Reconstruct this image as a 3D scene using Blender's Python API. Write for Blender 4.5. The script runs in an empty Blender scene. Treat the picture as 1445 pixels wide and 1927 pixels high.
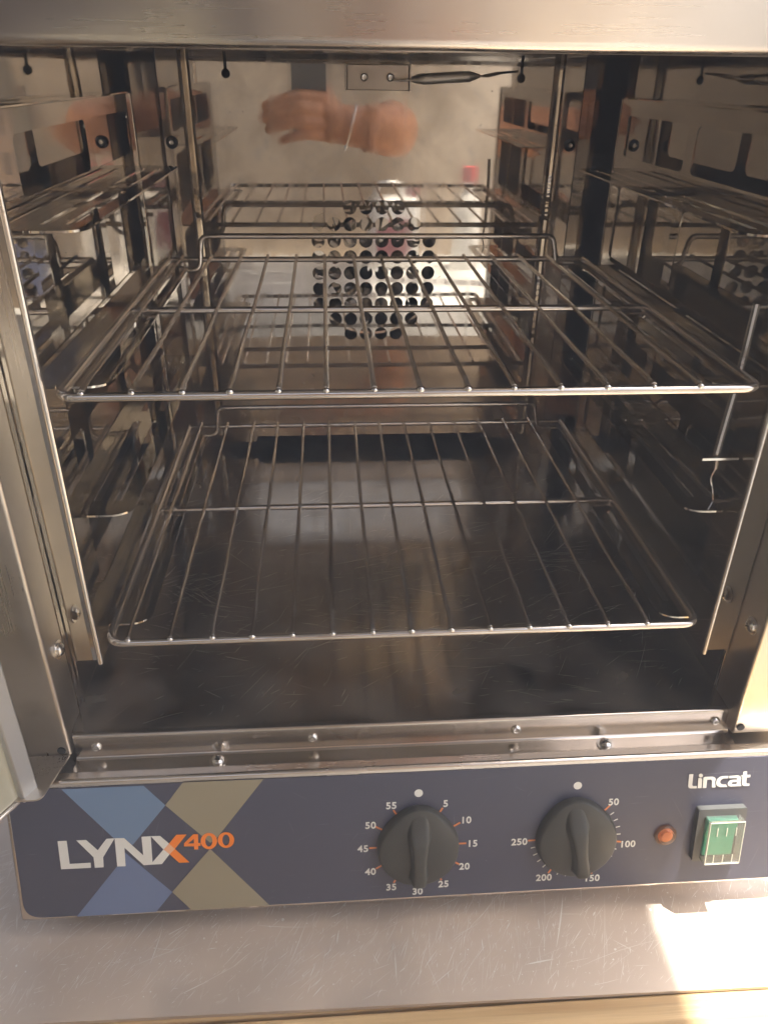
import bpy, bmesh, math, random
from mathutils import Vector, Matrix
random.seed(4)
S = bpy.context.scene
COL = S.collection
PI = math.pi

# ------------------------------------------------------------------ camera, light, exposure
cam_d = bpy.data.cameras.new('camera'); cam = bpy.data.objects.new('camera', cam_d); COL.objects.link(cam)
CAM = Vector((-0.04983785, -0.36651747, 0.57151181))
RT = Vector((0.99759772, -0.06823436, 0.01195241)); UPV = Vector((0.02334735, 0.49362551, 0.86936112)); FW = Vector((0.06522032, 0.86699362, -0.49403277))
M = Matrix((RT, UPV, -FW)).transposed().to_4x4(); M.translation = CAM
cam.matrix_world = M
cam_d.sensor_fit = 'VERTICAL'; cam_d.sensor_height = 36; cam_d.lens = 1462.8169/1927*36
cam_d.clip_start = 0.01; cam_d.clip_end = 200
S.camera = cam

SUN = Vector((.25, .07, .966)).normalized()
w = bpy.data.worlds.new('World'); S.world = w; w.use_nodes = True
nt = w.node_tree; sky = nt.nodes.new('ShaderNodeTexSky'); sky.sky_type = 'NISHITA'; sky.sun_disc = False
sky.sun_elevation = math.asin(SUN.z); sky.sun_rotation = math.atan2(SUN.x, SUN.y)
sky.dust_density = 4; sky.ozone_density = .4
nt.links.new(sky.outputs[0], nt.nodes['Background'].inputs[0]); nt.nodes['Background'].inputs[1].default_value = 0.15
sd = bpy.data.lights.new('sun', 'SUN'); sd.energy = 5; sd.angle = math.radians(.5); sd.color = (1, .965, .90)
so = bpy.data.objects.new('sun', sd); COL.objects.link(so); so.rotation_euler = SUN.to_track_quat('Z', 'Y').to_euler()
S.view_settings.view_transform = 'Standard'; S.view_settings.look = 'None'
S.view_settings.gamma = 1; S.view_settings.use_curve_mapping = False
S.view_settings.exposure = 2.45
S.cycles.max_bounces = 14; S.cycles.glossy_bounces = 10; S.cycles.diffuse_bounces = 5
S.cycles.sample_clamp_indirect = 8; S.cycles.blur_glossy = .2
LETTER_L = [(-0.2422, -0.03745), (-0.23611, -0.0375), (-0.23603, -0.05595), (-0.22191, -0.05586), (-0.22213, -0.05992), (-0.24216, -0.05996)]
LETTER_Y = [(-0.22967, -0.03756), (-0.2232, -0.03752), (-0.21623, -0.04618), (-0.20961, -0.03748), (-0.20408, -0.03738), (-0.21313, -0.05201), (-0.21353, -0.06003), (-0.21955, -0.06008), (-0.21953, -0.05162)]
LETTER_N = [(-0.20408, -0.03738), (-0.19777, -0.03754), (-0.18602, -0.05206), (-0.18605, -0.03728), (-0.17977, -0.03712), (-0.18019, -0.058), (-0.18034, -0.05993), (-0.18632, -0.0601), (-0.1981, -0.04525), (-0.19869, -0.06009), (-0.20435, -0.05995)]
LETTER_X_WHITE_A = [(-0.17977, -0.03712), (-0.17351, -0.03727), (-0.16789, -0.04376), (-0.17201, -0.0482)]
LETTER_X_WHITE_B = [(-0.17201, -0.0482), (-0.16817, -0.05229), (-0.17399, -0.05989), (-0.18034, -0.05993), (-0.18019, -0.058)]
LETTER_X_MIX = [(-0.16789, -0.04376), (-0.16425, -0.04824), (-0.16817, -0.05229), (-0.17201, -0.0482)]
LETTER_X_ORANGE_A = [(-0.16789, -0.04376), (-0.16245, -0.03707), (-0.15552, -0.03716), (-0.16425, -0.04824)]
LETTER_X_ORANGE_B = [(-0.16425, -0.04824), (-0.15508, -0.05966), (-0.16217, -0.05965), (-0.16817, -0.05229)]
FOUR = [(-0.15103, -0.03732), (-0.14778, -0.0374), (-0.14807, -0.04451), (-0.14644, -0.0446), (-0.14667, -0.04673), (-0.14822, -0.04674), (-0.1484, -0.04962), (-0.15112, -0.04956), (-0.15113, -0.04689), (-0.15799, -0.04669), (-0.15772, -0.04415)]
FOUR_HOLE = [(-0.15091, -0.04093), (-0.15097, -0.04455), (-0.15513, -0.04451)]
ZERO_A = [(-0.13514, -0.04367), (-0.13537, -0.04511), (-0.13586, -0.04646), (-0.13661, -0.04765), (-0.13756, -0.04863), (-0.13867, -0.04934), (-0.13989, -0.04975), (-0.14115, -0.04984), (-0.14239, -0.0496), (-0.14354, -0.04905), (-0.14456, -0.04821), (-0.14538, -0.04713), (-0.14597, -0.04586), (-0.14629, -0.04446), (-0.14634, -0.04301), (-0.14611, -0.04158), (-0.14561, -0.04024), (-0.14486, -0.03905), (-0.14391, -0.03808), (-0.14281, -0.03738), (-0.1416, -0.03697), (-0.14034, -0.03688), (-0.13911, -0.03711), (-0.13796, -0.03766), (-0.13694, -0.03849), (-0.13612, -0.03956), (-0.13553, -0.04083), (-0.13519, -0.04222)]
ZERO_A_HOLE = [(-0.1383, -0.04348), (-0.13846, -0.04464), (-0.13877, -0.0457), (-0.13921, -0.0466), (-0.13976, -0.04728), (-0.14038, -0.0477), (-0.14102, -0.04781), (-0.14165, -0.04762), (-0.14221, -0.04714), (-0.14267, -0.0464), (-0.143, -0.04545), (-0.14317, -0.04436), (-0.14318, -0.0432), (-0.14303, -0.04205), (-0.14272, -0.04099), (-0.14227, -0.04009), (-0.14172, -0.03941), (-0.14111, -0.039), (-0.14047, -0.03889), (-0.13985, -0.03908), (-0.13929, -0.03955), (-0.13883, -0.04029), (-0.1385, -0.04124), (-0.13832, -0.04233)]
ZERO_B = [(-0.12339, -0.0434), (-0.12361, -0.04479), (-0.1241, -0.0461), (-0.12483, -0.04725), (-0.12578, -0.0482), (-0.12689, -0.04889), (-0.12811, -0.04928), (-0.12937, -0.04937), (-0.13062, -0.04913), (-0.13178, -0.0486), (-0.1328, -0.04778), (-0.13364, -0.04673), (-0.13423, -0.0455), (-0.13457, -0.04415), (-0.13463, -0.04274), (-0.13441, -0.04136), (-0.13391, -0.04006), (-0.13318, -0.03891), (-0.13223, -0.03797), (-0.13113, -0.03729), (-0.12992, -0.0369), (-0.12866, -0.03682), (-0.12742, -0.03704), (-0.12626, -0.03757), (-0.12524, -0.03838), (-0.12441, -0.03942), (-0.1238, -0.04065), (-0.12346, -0.042)]
ZERO_B_HOLE = [(-0.12657, -0.04322), (-0.12672, -0.04437), (-0.12702, -0.04543), (-0.12746, -0.04634), (-0.12801, -0.04702), (-0.12863, -0.04743), (-0.12927, -0.04755), (-0.12989, -0.04736), (-0.13046, -0.04688), (-0.13093, -0.04613), (-0.13126, -0.04518), (-0.13144, -0.04409), (-0.13146, -0.04293), (-0.13131, -0.04178), (-0.131, -0.04072), (-0.13056, -0.03982), (-0.13002, -0.03914), (-0.1294, -0.03873), (-0.12876, -0.03861), (-0.12814, -0.0388), (-0.12757, -0.03928), (-0.12711, -0.04002), (-0.12677, -0.04097), (-0.12659, -0.04206)]
BLUE_TOP = [(-0.23542, 0.00224), (-0.1815, 0.00224), (-0.16823, -0.0137), (-0.19207, -0.04303), (-0.19777, -0.04652)]
BLUE_BOT = [(-0.19803, -0.0495), (-0.16874, -0.08358), (-0.18102, -0.09927), (-0.23584, -0.09957), (-0.20437, -0.05987)]
OLIVE_TOP = [(-0.15525, 0.00332), (-0.10136, 0.00297), (-0.13712, -0.04372), (-0.1401, -0.04483), (-0.16823, -0.0137)]
OLIVE_BOT = [(-0.14042, -0.04997), (-0.10143, -0.09923), (-0.15617, -0.09961), (-0.16874, -0.08358)]
LC_L = [(0.19732, -0.00831), (0.2003, -0.00833), (0.20032, -0.01689), (0.20056, -0.01766), (0.20121, -0.01805), (0.20377, -0.01819), (0.20383, -0.01999), (0.19936, -0.01988), (0.19821, -0.01933), (0.19746, -0.0183), (0.1974, -0.01673)]
LC_I = [(0.20424, -0.01178), (0.20584, -0.01168), (0.20701, -0.01246), (0.20721, -0.01322), (0.20744, -0.02), (0.20455, -0.01994)]
LC_DOT = [(0.20745, -0.00989), (0.20738, -0.01047), (0.20709, -0.01095), (0.20661, -0.01125), (0.20601, -0.01133), (0.20539, -0.01119), (0.20485, -0.01083), (0.20445, -0.01032), (0.20428, -0.00973), (0.20434, -0.00916), (0.20463, -0.00868), (0.20512, -0.00838), (0.20571, -0.00829), (0.20633, -0.00844), (0.20687, -0.00879), (0.20727, -0.00931)]
LC_N = [(0.20798, -0.01161), (0.20902, -0.01104), (0.21449, -0.01115), (0.2164, -0.01192), (0.2173, -0.01317), (0.21681, -0.01551), (0.21777, -0.02), (0.215, -0.01995), (0.21454, -0.01472), (0.21392, -0.01344), (0.21091, -0.01337), (0.21086, -0.02009), (0.20826, -0.02004)]
LC_C = [(0.22627, -0.01122), (0.22614, -0.013), (0.2226, -0.013), (0.22098, -0.01416), (0.22057, -0.01571), (0.2213, -0.01723), (0.22273, -0.01802), (0.22522, -0.01806), (0.22641, -0.02001), (0.2211, -0.01991), (0.21918, -0.01909), (0.21793, -0.01759), (0.21769, -0.01533), (0.21835, -0.01313), (0.22021, -0.01153), (0.2226, -0.01112)]
LC_A = [(0.227, -0.01117), (0.23358, -0.01115), (0.2351, -0.01199), (0.23608, -0.01338), (0.23568, -0.01672), (0.23673, -0.01983), (0.22884, -0.01987), (0.22714, -0.01919), (0.22639, -0.01758), (0.22666, -0.01625), (0.2275, -0.01504), (0.22907, -0.01449), (0.23314, -0.01444), (0.23286, -0.01344), (0.23197, -0.01312), (0.22696, -0.01304)]
LC_A_HOLE = [(0.22989, -0.01642), (0.23315, -0.01641), (0.23305, -0.01802), (0.22987, -0.01803), (0.22916, -0.01719)]
LC_T = [(0.23691, -0.0082), (0.23969, -0.00825), (0.2398, -0.01102), (0.24246, -0.01107), (0.24252, -0.01304), (0.23991, -0.01304), (0.24009, -0.0174), (0.24066, -0.01815), (0.24264, -0.01825), (0.24259, -0.01996), (0.23907, -0.01996), (0.23756, -0.01929), (0.23677, -0.01768), (0.2368, -0.01297), (0.23522, -0.01123), (0.23703, -0.01106)]
NUMS1 = {'55': (-0.01427, -0.02258), '5': (0.02381, -0.02296), '50': (-0.0289, -0.03757), '10': (0.03838, -0.03709), '45': (-0.03436, -0.05634), '15': (0.04337, -0.05659), '40': (-0.0293, -0.07563), '20': (0.03801, -0.07537), '35': (-0.01453, -0.08958), '25': (0.02319, -0.0893), '30': (0.00432, -0.09443)}
NUMS2 = {'50': (0.14403, -0.02824), '100': (0.15675, -0.06378), '250': (0.07721, -0.05728), '200': (0.09644, -0.08854), '150': (0.13213, -0.09126)}
# ------------------------------------------------------------------ materials
def mat(name, base=(.5, .5, .5), rough=.5, metal=0, **kw):
    m = bpy.data.materials.new(name); m.use_nodes = True
    b = m.node_tree.nodes['Principled BSDF']
    b.inputs['Base Color'].default_value = (*base, 1); b.inputs['Roughness'].default_value = rough; b.inputs['Metallic'].default_value = metal
    for k, v in kw.items(): b.inputs[k.replace('_', ' ')].default_value = v
    return m
def N(m, t, **kw):
    n = m.node_tree.nodes.new(t)
    for k, v in kw.items():
        if k.startswith('i_'):
            n.inputs[k[2:].replace('_', ' ')].default_value = v
        else: setattr(n, k, v)
    return n
def LK(m, a, b): m.node_tree.links.new(a, b)
def coords(m, scale=(1, 1, 1), rot=(0, 0, 0)):
    tc = N(m, 'ShaderNodeTexCoord'); mp = N(m, 'ShaderNodeMapping')
    mp.inputs['Scale'].default_value = scale; mp.inputs['Rotation'].default_value = rot
    LK(m, tc.outputs['Object'], mp.inputs[0]); return mp.outputs[0]
def noise(m, scale=(1, 1, 1), s=1, detail=3, rot=(0, 0, 0), dist=0):
    n = N(m, 'ShaderNodeTexNoise'); n.inputs['Scale'].default_value = s; n.inputs['Detail'].default_value = detail; n.inputs['Distortion'].default_value = dist
    LK(m, coords(m, scale, rot), n.inputs['Vector']); return n.outputs['Fac']
def ramp(m, src, a, b, va=0., vb=1.):
    r = N(m, 'ShaderNodeMapRange'); r.inputs[1].default_value = a; r.inputs[2].default_value = b; r.inputs[3].default_value = va; r.inputs[4].default_value = vb
    LK(m, src, r.inputs[0]); return r.outputs[0]
def math2(m, op, a, b):
    n = N(m, 'ShaderNodeMath', operation=op)
    for i, v in enumerate((a, b)):
        if isinstance(v, (int, float)): n.inputs[i].default_value = v
        else: LK(m, v, n.inputs[i])
    return n.outputs[0]
def mixc(m, f, a, b):
    n = N(m, 'ShaderNodeMix', data_type='RGBA')
    if isinstance(f, float): n.inputs[0].default_value = f
    else: LK(m, f, n.inputs[0])
    for i, v in ((6, a), (7, b)):
        if isinstance(v, tuple): n.inputs[i].default_value = (*v, 1)
        else: LK(m, v, n.inputs[i])
    return n.outputs[2]
def bsdf(m): return m.node_tree.nodes['Principled BSDF']

def steel(name, base, rough, streak=None, streak_amt=.1, smudge=.1, wobble=0., wscale=6., scratch=0., srot=0., film=0., flo=.42, filmcol=(.3, .25, .18), spots=0.):
    """stainless sheet: brushed streaks, smudged roughness, slightly wavy, scratched"""
    m = mat(name, base, rough, 1)
    b = bsdf(m)
    r = ramp(m, noise(m, s=14, detail=5), .35, .7, rough, rough+smudge)
    if streak:
        st = noise(m, scale=streak, s=1, detail=2)
        r = math2(m, 'ADD', r, ramp(m, st, .3, .7, -streak_amt*.5, streak_amt))
    col = mixc(m, ramp(m, noise(m, s=9, detail=6), .35, .75, 0, .55), tuple(base), tuple(c*.72 for c in base))
    met = None
    if film > 0:      # baked-on grease film, dull and brown
        f = ramp(m, noise(m, s=22, detail=8, dist=.4), flo, .78, 0, film)
        f2 = ramp(m, noise(m, s=230, detail=3), .68, .76, 0, film*.9)
        f = math2(m, 'MAXIMUM', f, f2)
        col = mixc(m, f, col, filmcol)
        met = math2(m, 'SUBTRACT', 1., f)
    if scratch > 0:
        s1 = noise(m, scale=(1500, 48, 900), s=1, detail=1, rot=(0, 0, srot))
        s2 = noise(m, scale=(1100, 60, 700), s=1, detail=1, rot=(0, 0, srot-.22))
        s3 = noise(m, scale=(1700, 40, 1100), s=1, detail=1, rot=(0, 0, srot+.3))
        sc = math2(m, 'MAXIMUM', ramp(m, s1, .61, .68), math2(m, 'MAXIMUM', ramp(m, s2, .63, .70), ramp(m, s3, .66, .73)))
        msk = ramp(m, noise(m, s=19, detail=5), .40, .62, .03, .8)
        sc = math2(m, 'MULTIPLY', math2(m, 'MULTIPLY', sc, msk), scratch)
        if spots:
            v = N(m, 'ShaderNodeTexVoronoi'); v.inputs['Scale'].default_value = 260; LK(m, coords(m), v.inputs['Vector'])
            sc = math2(m, 'MAXIMUM', sc, math2(m, 'MULTIPLY', ramp(m, v.outputs['Distance'], .13, .05), math2(m, 'MULTIPLY', ramp(m, noise(m, s=60), .55, .65), spots)))
        col = mixc(m, sc, col, (.8, .78, .74))
        met = math2(m, 'SUBTRACT', met if met is not None else 1., math2(m, 'MULTIPLY', sc, .9))
        r = math2(m, 'ADD', r, math2(m, 'MULTIPLY', sc, .3))
    LK(m, r, b.inputs['Roughness']); LK(m, col, b.inputs['Base Color'])
    if met is not None: LK(m, met, b.inputs['Metallic'])
    if wobble:
        bp = N(m, 'ShaderNodeBump'); bp.inputs['Strength'].default_value = 1; bp.inputs['Distance'].default_value = wobble
        LK(m, noise(m, s=wscale, detail=1.5), bp.inputs['Height']); LK(m, bp.outputs[0], b.inputs['Normal'])
    return m

MIR = steel('polished_steel', (.44, .395, .335), .02, smudge=.04, wobble=.0016, wscale=5, film=.07, filmcol=(.16, .12, .08))
BAF = steel('baffle_steel', (.70, .64, .56), .014, smudge=.03, wobble=.0007, wscale=4, film=.34, filmcol=(.46, .36, .24), streak=(220, 3, 3), streak_amt=.05)
FLR = steel('floor_steel', (.50, .42, .33), .11, smudge=.05, wobble=.00025, wscale=6, film=.36, filmcol=(.26, .20, .14), streak=(500, 4, 500), streak_amt=.03)
FRM = steel('brushed_steel', (.76, .68, .59), .22, streak=(3, 700, 800), streak_amt=.02, smudge=.08, film=.16, filmcol=(.40, .31, .23))
FLG = steel('flange_steel', (.58, .52, .44), .24, streak=(900, 900, 4), streak_amt=.04, smudge=.14, film=.28, filmcol=(.26, .2, .14))
CTR = steel('counter_steel', (.68, .60, .52), .30, streak=(4, 700, 700), streak_amt=.03, smudge=.10, film=.95, flo=-.3, filmcol=(.62, .50, .385))
ROD = steel('chrome_wire', (.70, .64, .57), .14, smudge=.12, film=.30, filmcol=(.16, .11, .07))
SCR = mat('screw_steel', (.7, .66, .6), .22, 1)
DRK = mat('dark_slot', (.012, .011, .01), .6)
BLK = mat('black_rubber', (.015, .015, .015), .6)
FAN = mat('fan_steel', (.62, .58, .52), .10, 1)
FAN2 = mat('probe_steel', (.62, .57, .50), .42, .85)

LAB = mat('label_film', (.062, .063, .094), .34)
m = LAB; LK(m, ramp(m, noise(m, s=40, detail=3), .1, .9, .32, .42), bsdf(m).inputs['Roughness'])
s1 = ramp(m, noise(m, scale=(40, 900, 900), s=1, detail=1, rot=(0, .25, 0)), .76, .8, 0, .35)
LK(m, mixc(m, s1, (.062, .063, .094), (.2, .2, .22)), bsdf(m).inputs['Base Color'])
INK = {n: mat('ink_'+n, c, .34) for n, c in dict(white=(.78, .77, .70), orange=(.95, .24, .015), peach=(.9, .48, .26), blue=(.16, .24, .36), olive=(.30, .26, .17), blue_dark=(.15, .20, .33), tick=(.75, .24, .07)).items()}
KNB = mat('knob_plastic', (.044, .043, .036), .42)
m = KNB; bp = N(m, 'ShaderNodeBump', i_Strength=.25, i_Distance=.0004); LK(m, noise(m, s=1500, detail=2), bp.inputs['Height']); LK(m, bp.outputs[0], bsdf(m).inputs['Normal'])
LK(m, ramp(m, noise(m, s=60, detail=4), .3, .7, .36, .52), bsdf(m).inputs['Roughness'])

# ------------------------------------------------------------------ mesh helpers
def obj(name, bm, m, parent=None, smooth=True, bevel=0, seg=2, mw=None):
    bmesh.ops.recalc_face_normals(bm, faces=bm.faces)
    me = bpy.data.meshes.new(name); bm.to_mesh(me); bm.free()
    return obj_me(name, me, m, parent, smooth, bevel, seg, mw)
def obj_me(name, me, m, parent=None, smooth=True, bevel=0, seg=2, mw=None):
    if mw is not None: me.transform(mw)
    o = bpy.data.objects.new(name, me); COL.objects.link(o)
    me.materials.clear()
    if m: me.materials.append(m)
    if smooth:
        for p in me.polygons: p.use_smooth = True
        try: me.set_sharp_from_angle(angle=math.radians(35))
        except Exception: pass
    if bevel:
        b = o.modifiers.new('bevel', 'BEVEL'); b.width = bevel; b.segments = seg; b.limit_method = 'ANGLE'; b.harden_normals = False
    if parent is not None:
        o.parent = parent
        off = Vector(parent.location) if parent.type == 'EMPTY' else Vector((0, 0, 0))
        o.matrix_parent_inverse = Matrix.Translation(-off)
    return o
def thing(name, label, cat, loc=(0, 0, 0), group=None):
    o = bpy.data.objects.new(name, None); COL.objects.link(o); o.location = loc; o.empty_display_size = .02
    return tag(o, label, cat, group)
def tag(o, label, cat, group=None, kind=None):
    if label: o['label'] = label
    if cat: o['category'] = cat
    if group: o['group'] = group
    if kind: o['kind'] = kind
    return o
def box(bm, x0, x1, y0, y1, z0, z1):
    v = [bm.verts.new((x, y, z)) for x in (x0, x1) for y in (y0, y1) for z in (z0, z1)]
    for f in ((0, 1, 3, 2), (4, 6, 7, 5), (0, 4, 5, 1), (2, 3, 7, 6), (0, 2, 6, 4), (1, 5, 7, 3)): bm.faces.new([v[i] for i in f])
    return bm
def BX(*a):
    return box(bmesh.new(), *a)
def tube(bm, pts, r, seg=10, closed=False):
    pts = [Vector(p) for p in pts]; n = len(pts); rings = []
    rr = r if isinstance(r, (list, tuple)) else [r]*n
    prev = None
    for i, p in enumerate(pts):
        a = pts[(i-1) % n] if (closed or i) else p; b = pts[(i+1) % n] if (closed or i < n-1) else p
        t = (b-a).normalized()
        if prev is None:
            u = t.orthogonal().normalized()
        else:
            u = prev - t*prev.dot(t); u.normalize()
        prev = u; v = t.cross(u)
        rings.append([bm.verts.new(p + (u*math.cos(k*2*PI/seg)+v*math.sin(k*2*PI/seg))*rr[i]) for k in range(seg)])
    for i in range(n if closed else n-1):
        A, B_ = rings[i], rings[(i+1) % n]
        off = 0
        if closed and i == n-1:   # untwist
            off = min(range(seg), key=lambda o_: (A[0].co-B_[o_].co).length)
        for k in range(seg):
            bm.faces.new((A[k], A[(k+1) % seg], B_[(k+1+off) % seg], B_[(k+off) % seg]))
    if not closed:
        bm.faces.new(rings[0][::-1]); bm.faces.new(rings[-1])
    return bm
def rounded(pts, r, n=5, closed=False):
    pts = [Vector(p) for p in pts]; out = []; N_ = len(pts)
    for i, p in enumerate(pts):
        if not closed and i in (0, N_-1): out.append(p); continue
        a, b = pts[(i-1) % N_], pts[(i+1) % N_]
        ra = r[i] if isinstance(r, (list, tuple)) else r
        if ra <= 0: out.append(p); continue
        da, db = (a-p).normalized(), (b-p).normalized()
        ang = da.angle(db); d = min(ra/math.tan(ang/2), (a-p).length*.49, (b-p).length*.49)
        p0, p1 = p+da*d, p+db*d
        for k in range(n+1):
            t = k/n; out.append(p0*(1-t)**2 + p*2*t*(1-t) + p1*t*t)
    return out
def lathe(bm, prof, mw, seg=28):
    rings = []
    for r, h in prof:
        if r < 1e-6: rings.append([bm.verts.new(mw @ Vector((0, 0, h)))])
        else: rings.append([bm.verts.new(mw @ Vector((r*math.cos(k*2*PI/seg), r*math.sin(k*2*PI/seg), h))) for k in range(seg)])
    for A, B_ in zip(rings, rings[1:]):
        for k in range(seg):
            a = [A[k % len(A)], A[(k+1) % len(A)]] if len(A) > 1 else [A[0]]
            b = [B_[(k+1) % len(B_)], B_[k % len(B_)]] if len(B_) > 1 else [B_[0]]
            bm.faces.new(a+b) if len(a+b) > 2 else None
    return bm
def fill_mesh(outers, holes=(), t=.001):
    """flat sheet of thickness t in the XY plane, from closed outlines"""
    cu = bpy.data.curves.new('outline', 'CURVE'); cu.dimensions = '2D'; cu.fill_mode = 'BOTH'; cu.extrude = t/2
    for pl in list(outers)+list(holes):
        sp = cu.splines.new('POLY'); sp.points.add(len(pl)-1)
        for q, p in zip(sp.points, pl): q.co = (p[0], p[1], 0, 1)
        sp.use_cyclic_u = True
    o = bpy.data.objects.new('outline', cu); COL.objects.link(o)
    dg = bpy.context.evaluated_depsgraph_get(); me = bpy.data.meshes.new_from_object(o.evaluated_get(dg), depsgraph=dg)
    bpy.data.objects.remove(o); bpy.data.curves.remove(cu)
    return me
def circle(x, y, r, n=20): return [(x+r*math.cos(2*PI*k/n), y+r*math.sin(2*PI*k/n)) for k in range(n)]
def rrect(x0, x1, y0, y1, r, n=5): return [(p.x, p.y) for p in rounded([(x0, y0, 0), (x1, y0, 0), (x1, y1, 0), (x0, y1, 0)], r, n, True)]
def frame_mw(origin, ex, ey):
    ex, ey = Vector(ex).normalized(), Vector(ey).normalized(); ez = ex.cross(ey)
    m_ = Matrix((ex, ey, ez)).transposed().to_4x4(); m_.translation = Vector(origin); return m_
def text_mesh(items, bold=.0):
    """items: (text, x, y, size) centred; returns one flat mesh in XY"""
    bm = bmesh.new()
    for t, x, y, s in items:
        cu = bpy.data.curves.new('print', 'FONT'); cu.body = t; cu.size = s; cu.align_x = 'CENTER'; cu.align_y = 'CENTER'; cu.offset = bold*s; cu.extrude = .00008
        cu.space_character = 1.08
        o = bpy.data.objects.new('print', cu); COL.objects.link(o); o.location = (x, y, 0)
        dg = bpy.context.evaluated_depsgraph_get(); dg.update()
        me = bpy.data.meshes.new_from_object(o.evaluated_get(dg), depsgraph=dg); me.transform(Matrix.Translation((x, y, 0)))
        bm.from_mesh(me); bpy.data.objects.remove(o); bpy.data.curves.remove(cu); bpy.data.meshes.remove(me)
    return bm

# ------------------------------------------------------------------ the setting seen in the polished steel, plus a roof and side wall added for shade
CON = mat('rendered_wall', (.42, .34, .25), .85)
m = CON
c1 = mixc(m, ramp(m, noise(m, s=2.2, detail=8), .35, .7), (.38, .275, .17), (.56, .43, .29))
c1 = mixc(m, ramp(m, noise(m, s=24, detail=10), .54, .68, 0, .7), c1, (.27, .23, .18))
LK(m, c1, bsdf(m).inputs['Base Color'])
GRD = mat('concrete_ground', (.4, .36, .3), .9)
m = GRD; LK(m, mixc(m, ramp(m, noise(m, s=3, detail=8), .3, .7), (.33, .30, .25), (.48, .44, .38)), bsdf(m).inputs['Base Color'])
BRN = mat('added_wall_brown', (.10, .075, .055), .8)
m = BRN; LK(m, mixc(m, ramp(m, noise(m, s=4, detail=8), .3, .7), (.07, .05, .04), (.17, .12, .085)), bsdf(m).inputs['Base Color'])
WOOD = mat('pine_boards', (.5, .33, .16), .55)
m = WOOD
g = noise(m, scale=(2.2, 60, 60), s=1, detail=5, dist=1.2); g2 = noise(m, scale=(9, 420, 420), s=1, detail=2)
c1 = mixc(m, ramp(m, g, .35, .65), (.62, .43, .21), (.40, .245, .10)); c1 = mixc(m, ramp(m, g2, .5, .7, 0, .4), c1, (.30, .18, .08))
LK(m, c1, bsdf(m).inputs['Base Color'])
bp = N(m, 'ShaderNodeBump', i_Strength=.3, i_Distance=.001); LK(m, g2, bp.inputs['Height']); LK(m, bp.outputs[0], bsdf(m).inputs['Normal'])

GZ = -.87
tag(obj('ground', BX(-8, 8, -8, 8, GZ-.3, GZ), GRD, smooth=False), None, None, kind='structure')
tag(obj('garden_wall', BX(-3.2, 4.2, -2.65, -2.45, GZ, 1.75), CON, bevel=.01), 'mottled beige rendered wall behind the photographer, mirrored in the oven back plate', 'wall')
tag(obj('added_side_wall', BX(-1.75, -1.6, -2.44, 1.8, GZ, 2.16), BRN, bevel=.01), 'dark brown wall to the left of the oven, mirrored in its right side', 'wall')  # added out of view so the right oven wall mirrors something dark
can = thing('added_canopy', 'unseen board roof added over the table to keep the sun off most of the counter', 'added_canopy', (-.4, -.2, 2.2))  # unseen roof, added to hold the sun to a patch at right
bm = bmesh.new()
for i in range(18):
    y0 = -2.17+i*.22; box(bm, -2.2, .745, y0, y0+.214, 2.2, 2.225)
RFW = mat('shade_wood', (.20, .165, .125), .8)
obj('shade_boards', bm, RFW, can)
for x in (-1.9, -.6, .62):
    obj('shade_rafter', BX(x, x+.06, -1.9, 1.75, 2.225, 2.32), RFW, can, bevel=.004)
for y in (-1.85, 1.65):
    obj('shade_post', BX(.66, .74, y, y+.08, GZ, 2.199), RFW, can, bevel=.004)
LEDGE = mat('painted_ledge', (.66, .66, .64), .7)
tag(obj('low_ledge', BX(-1.5, 3.5, -2.448, -1.5, GZ, -.19), LEDGE, bevel=.012), 'pale low ledge along the beige wall, with containers on it', 'ledge')

# jerrycan, bottle, crate on the ledge
HD = mat('white_plastic', (.78, .77, .74), .4, Transmission_Weight=0); RED = mat('red_plastic', (.62, .03, .04), .35); MAR = mat('maroon_label', (.22, .02, .035), .5)
jc = thing('jerrycan', 'white plastic jerrycan with maroon cap, mirrored in the oven back plate', 'jerrycan', (.24, -2.2, -.19))
bm = BX(.13, .35, -2.27, -2.13, -.19, .10); obj('tank', bm, HD, jc, bevel=.03, seg=4)
obj('handle', tube(bmesh.new(), rounded([(.17, -2.2, .09), (.17, -2.2, .15), (.27, -2.2, .15), (.27, -2.2, .09)], .03), .014), HD, jc)
obj('cap', lathe(bmesh.new(), [(0, .0), (.03, 0), (.03, .045), (0, .045)], Matrix.Translation((.32, -2.2, .10))), MAR, jc)
obj('paper_label', BX(.165, .315, -2.129, -2.126, -.13, .02), MAR, jc)
bo = thing('bottle', 'white bottle with a red cap standing beside the jerrycan, mirrored in steel', 'bottle', (.55, -2.15, -.19))
obj('flask', lathe(bmesh.new(), [(0, 0), (.055, 0), (.06, .01), (.06, .24), (.045, .29), (.025, .32), (.025, .36), (0, .36)], Matrix.Translation((.55, -2.15, -.19))), HD, bo)
obj('cap', lathe(bmesh.new(), [(0, 0), (.033, 0), (.033, .06), (0, .06)], Matrix.Translation((.55, -2.15, .17))), RED, bo)
CRT = mat('terracotta_plastic', (.36, .20, .12), .6)
bm = bmesh.new()
for z in (-.19, -.02, .13, .27, .42): box(bm, .80, .97, -2.2, -2.185, z, z+.06)
for i in range(4): box(bm, .80+i*.05, .82+i*.05, -2.2, -2.188, -.13, .42)
for z in (-.19, -.02, .13, .27, .42): box(bm, .80, .815, -2.4, -2.2, z, z+.06)
box(bm, .80, .97, -2.4, -2.385, -.19, .48); box(bm, .955, .97, -2.385, -2.2, -.19, .48)
tag(obj('slatted_crate', bm, CRT), 'tall terracotta slatted crate mirrored at the right of the back plate', 'crate')
BLU = mat('blue_plastic', (.05, .12, .45), .4); YEL = mat('yellow_plastic', (.75, .52, .05), .5)
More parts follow.
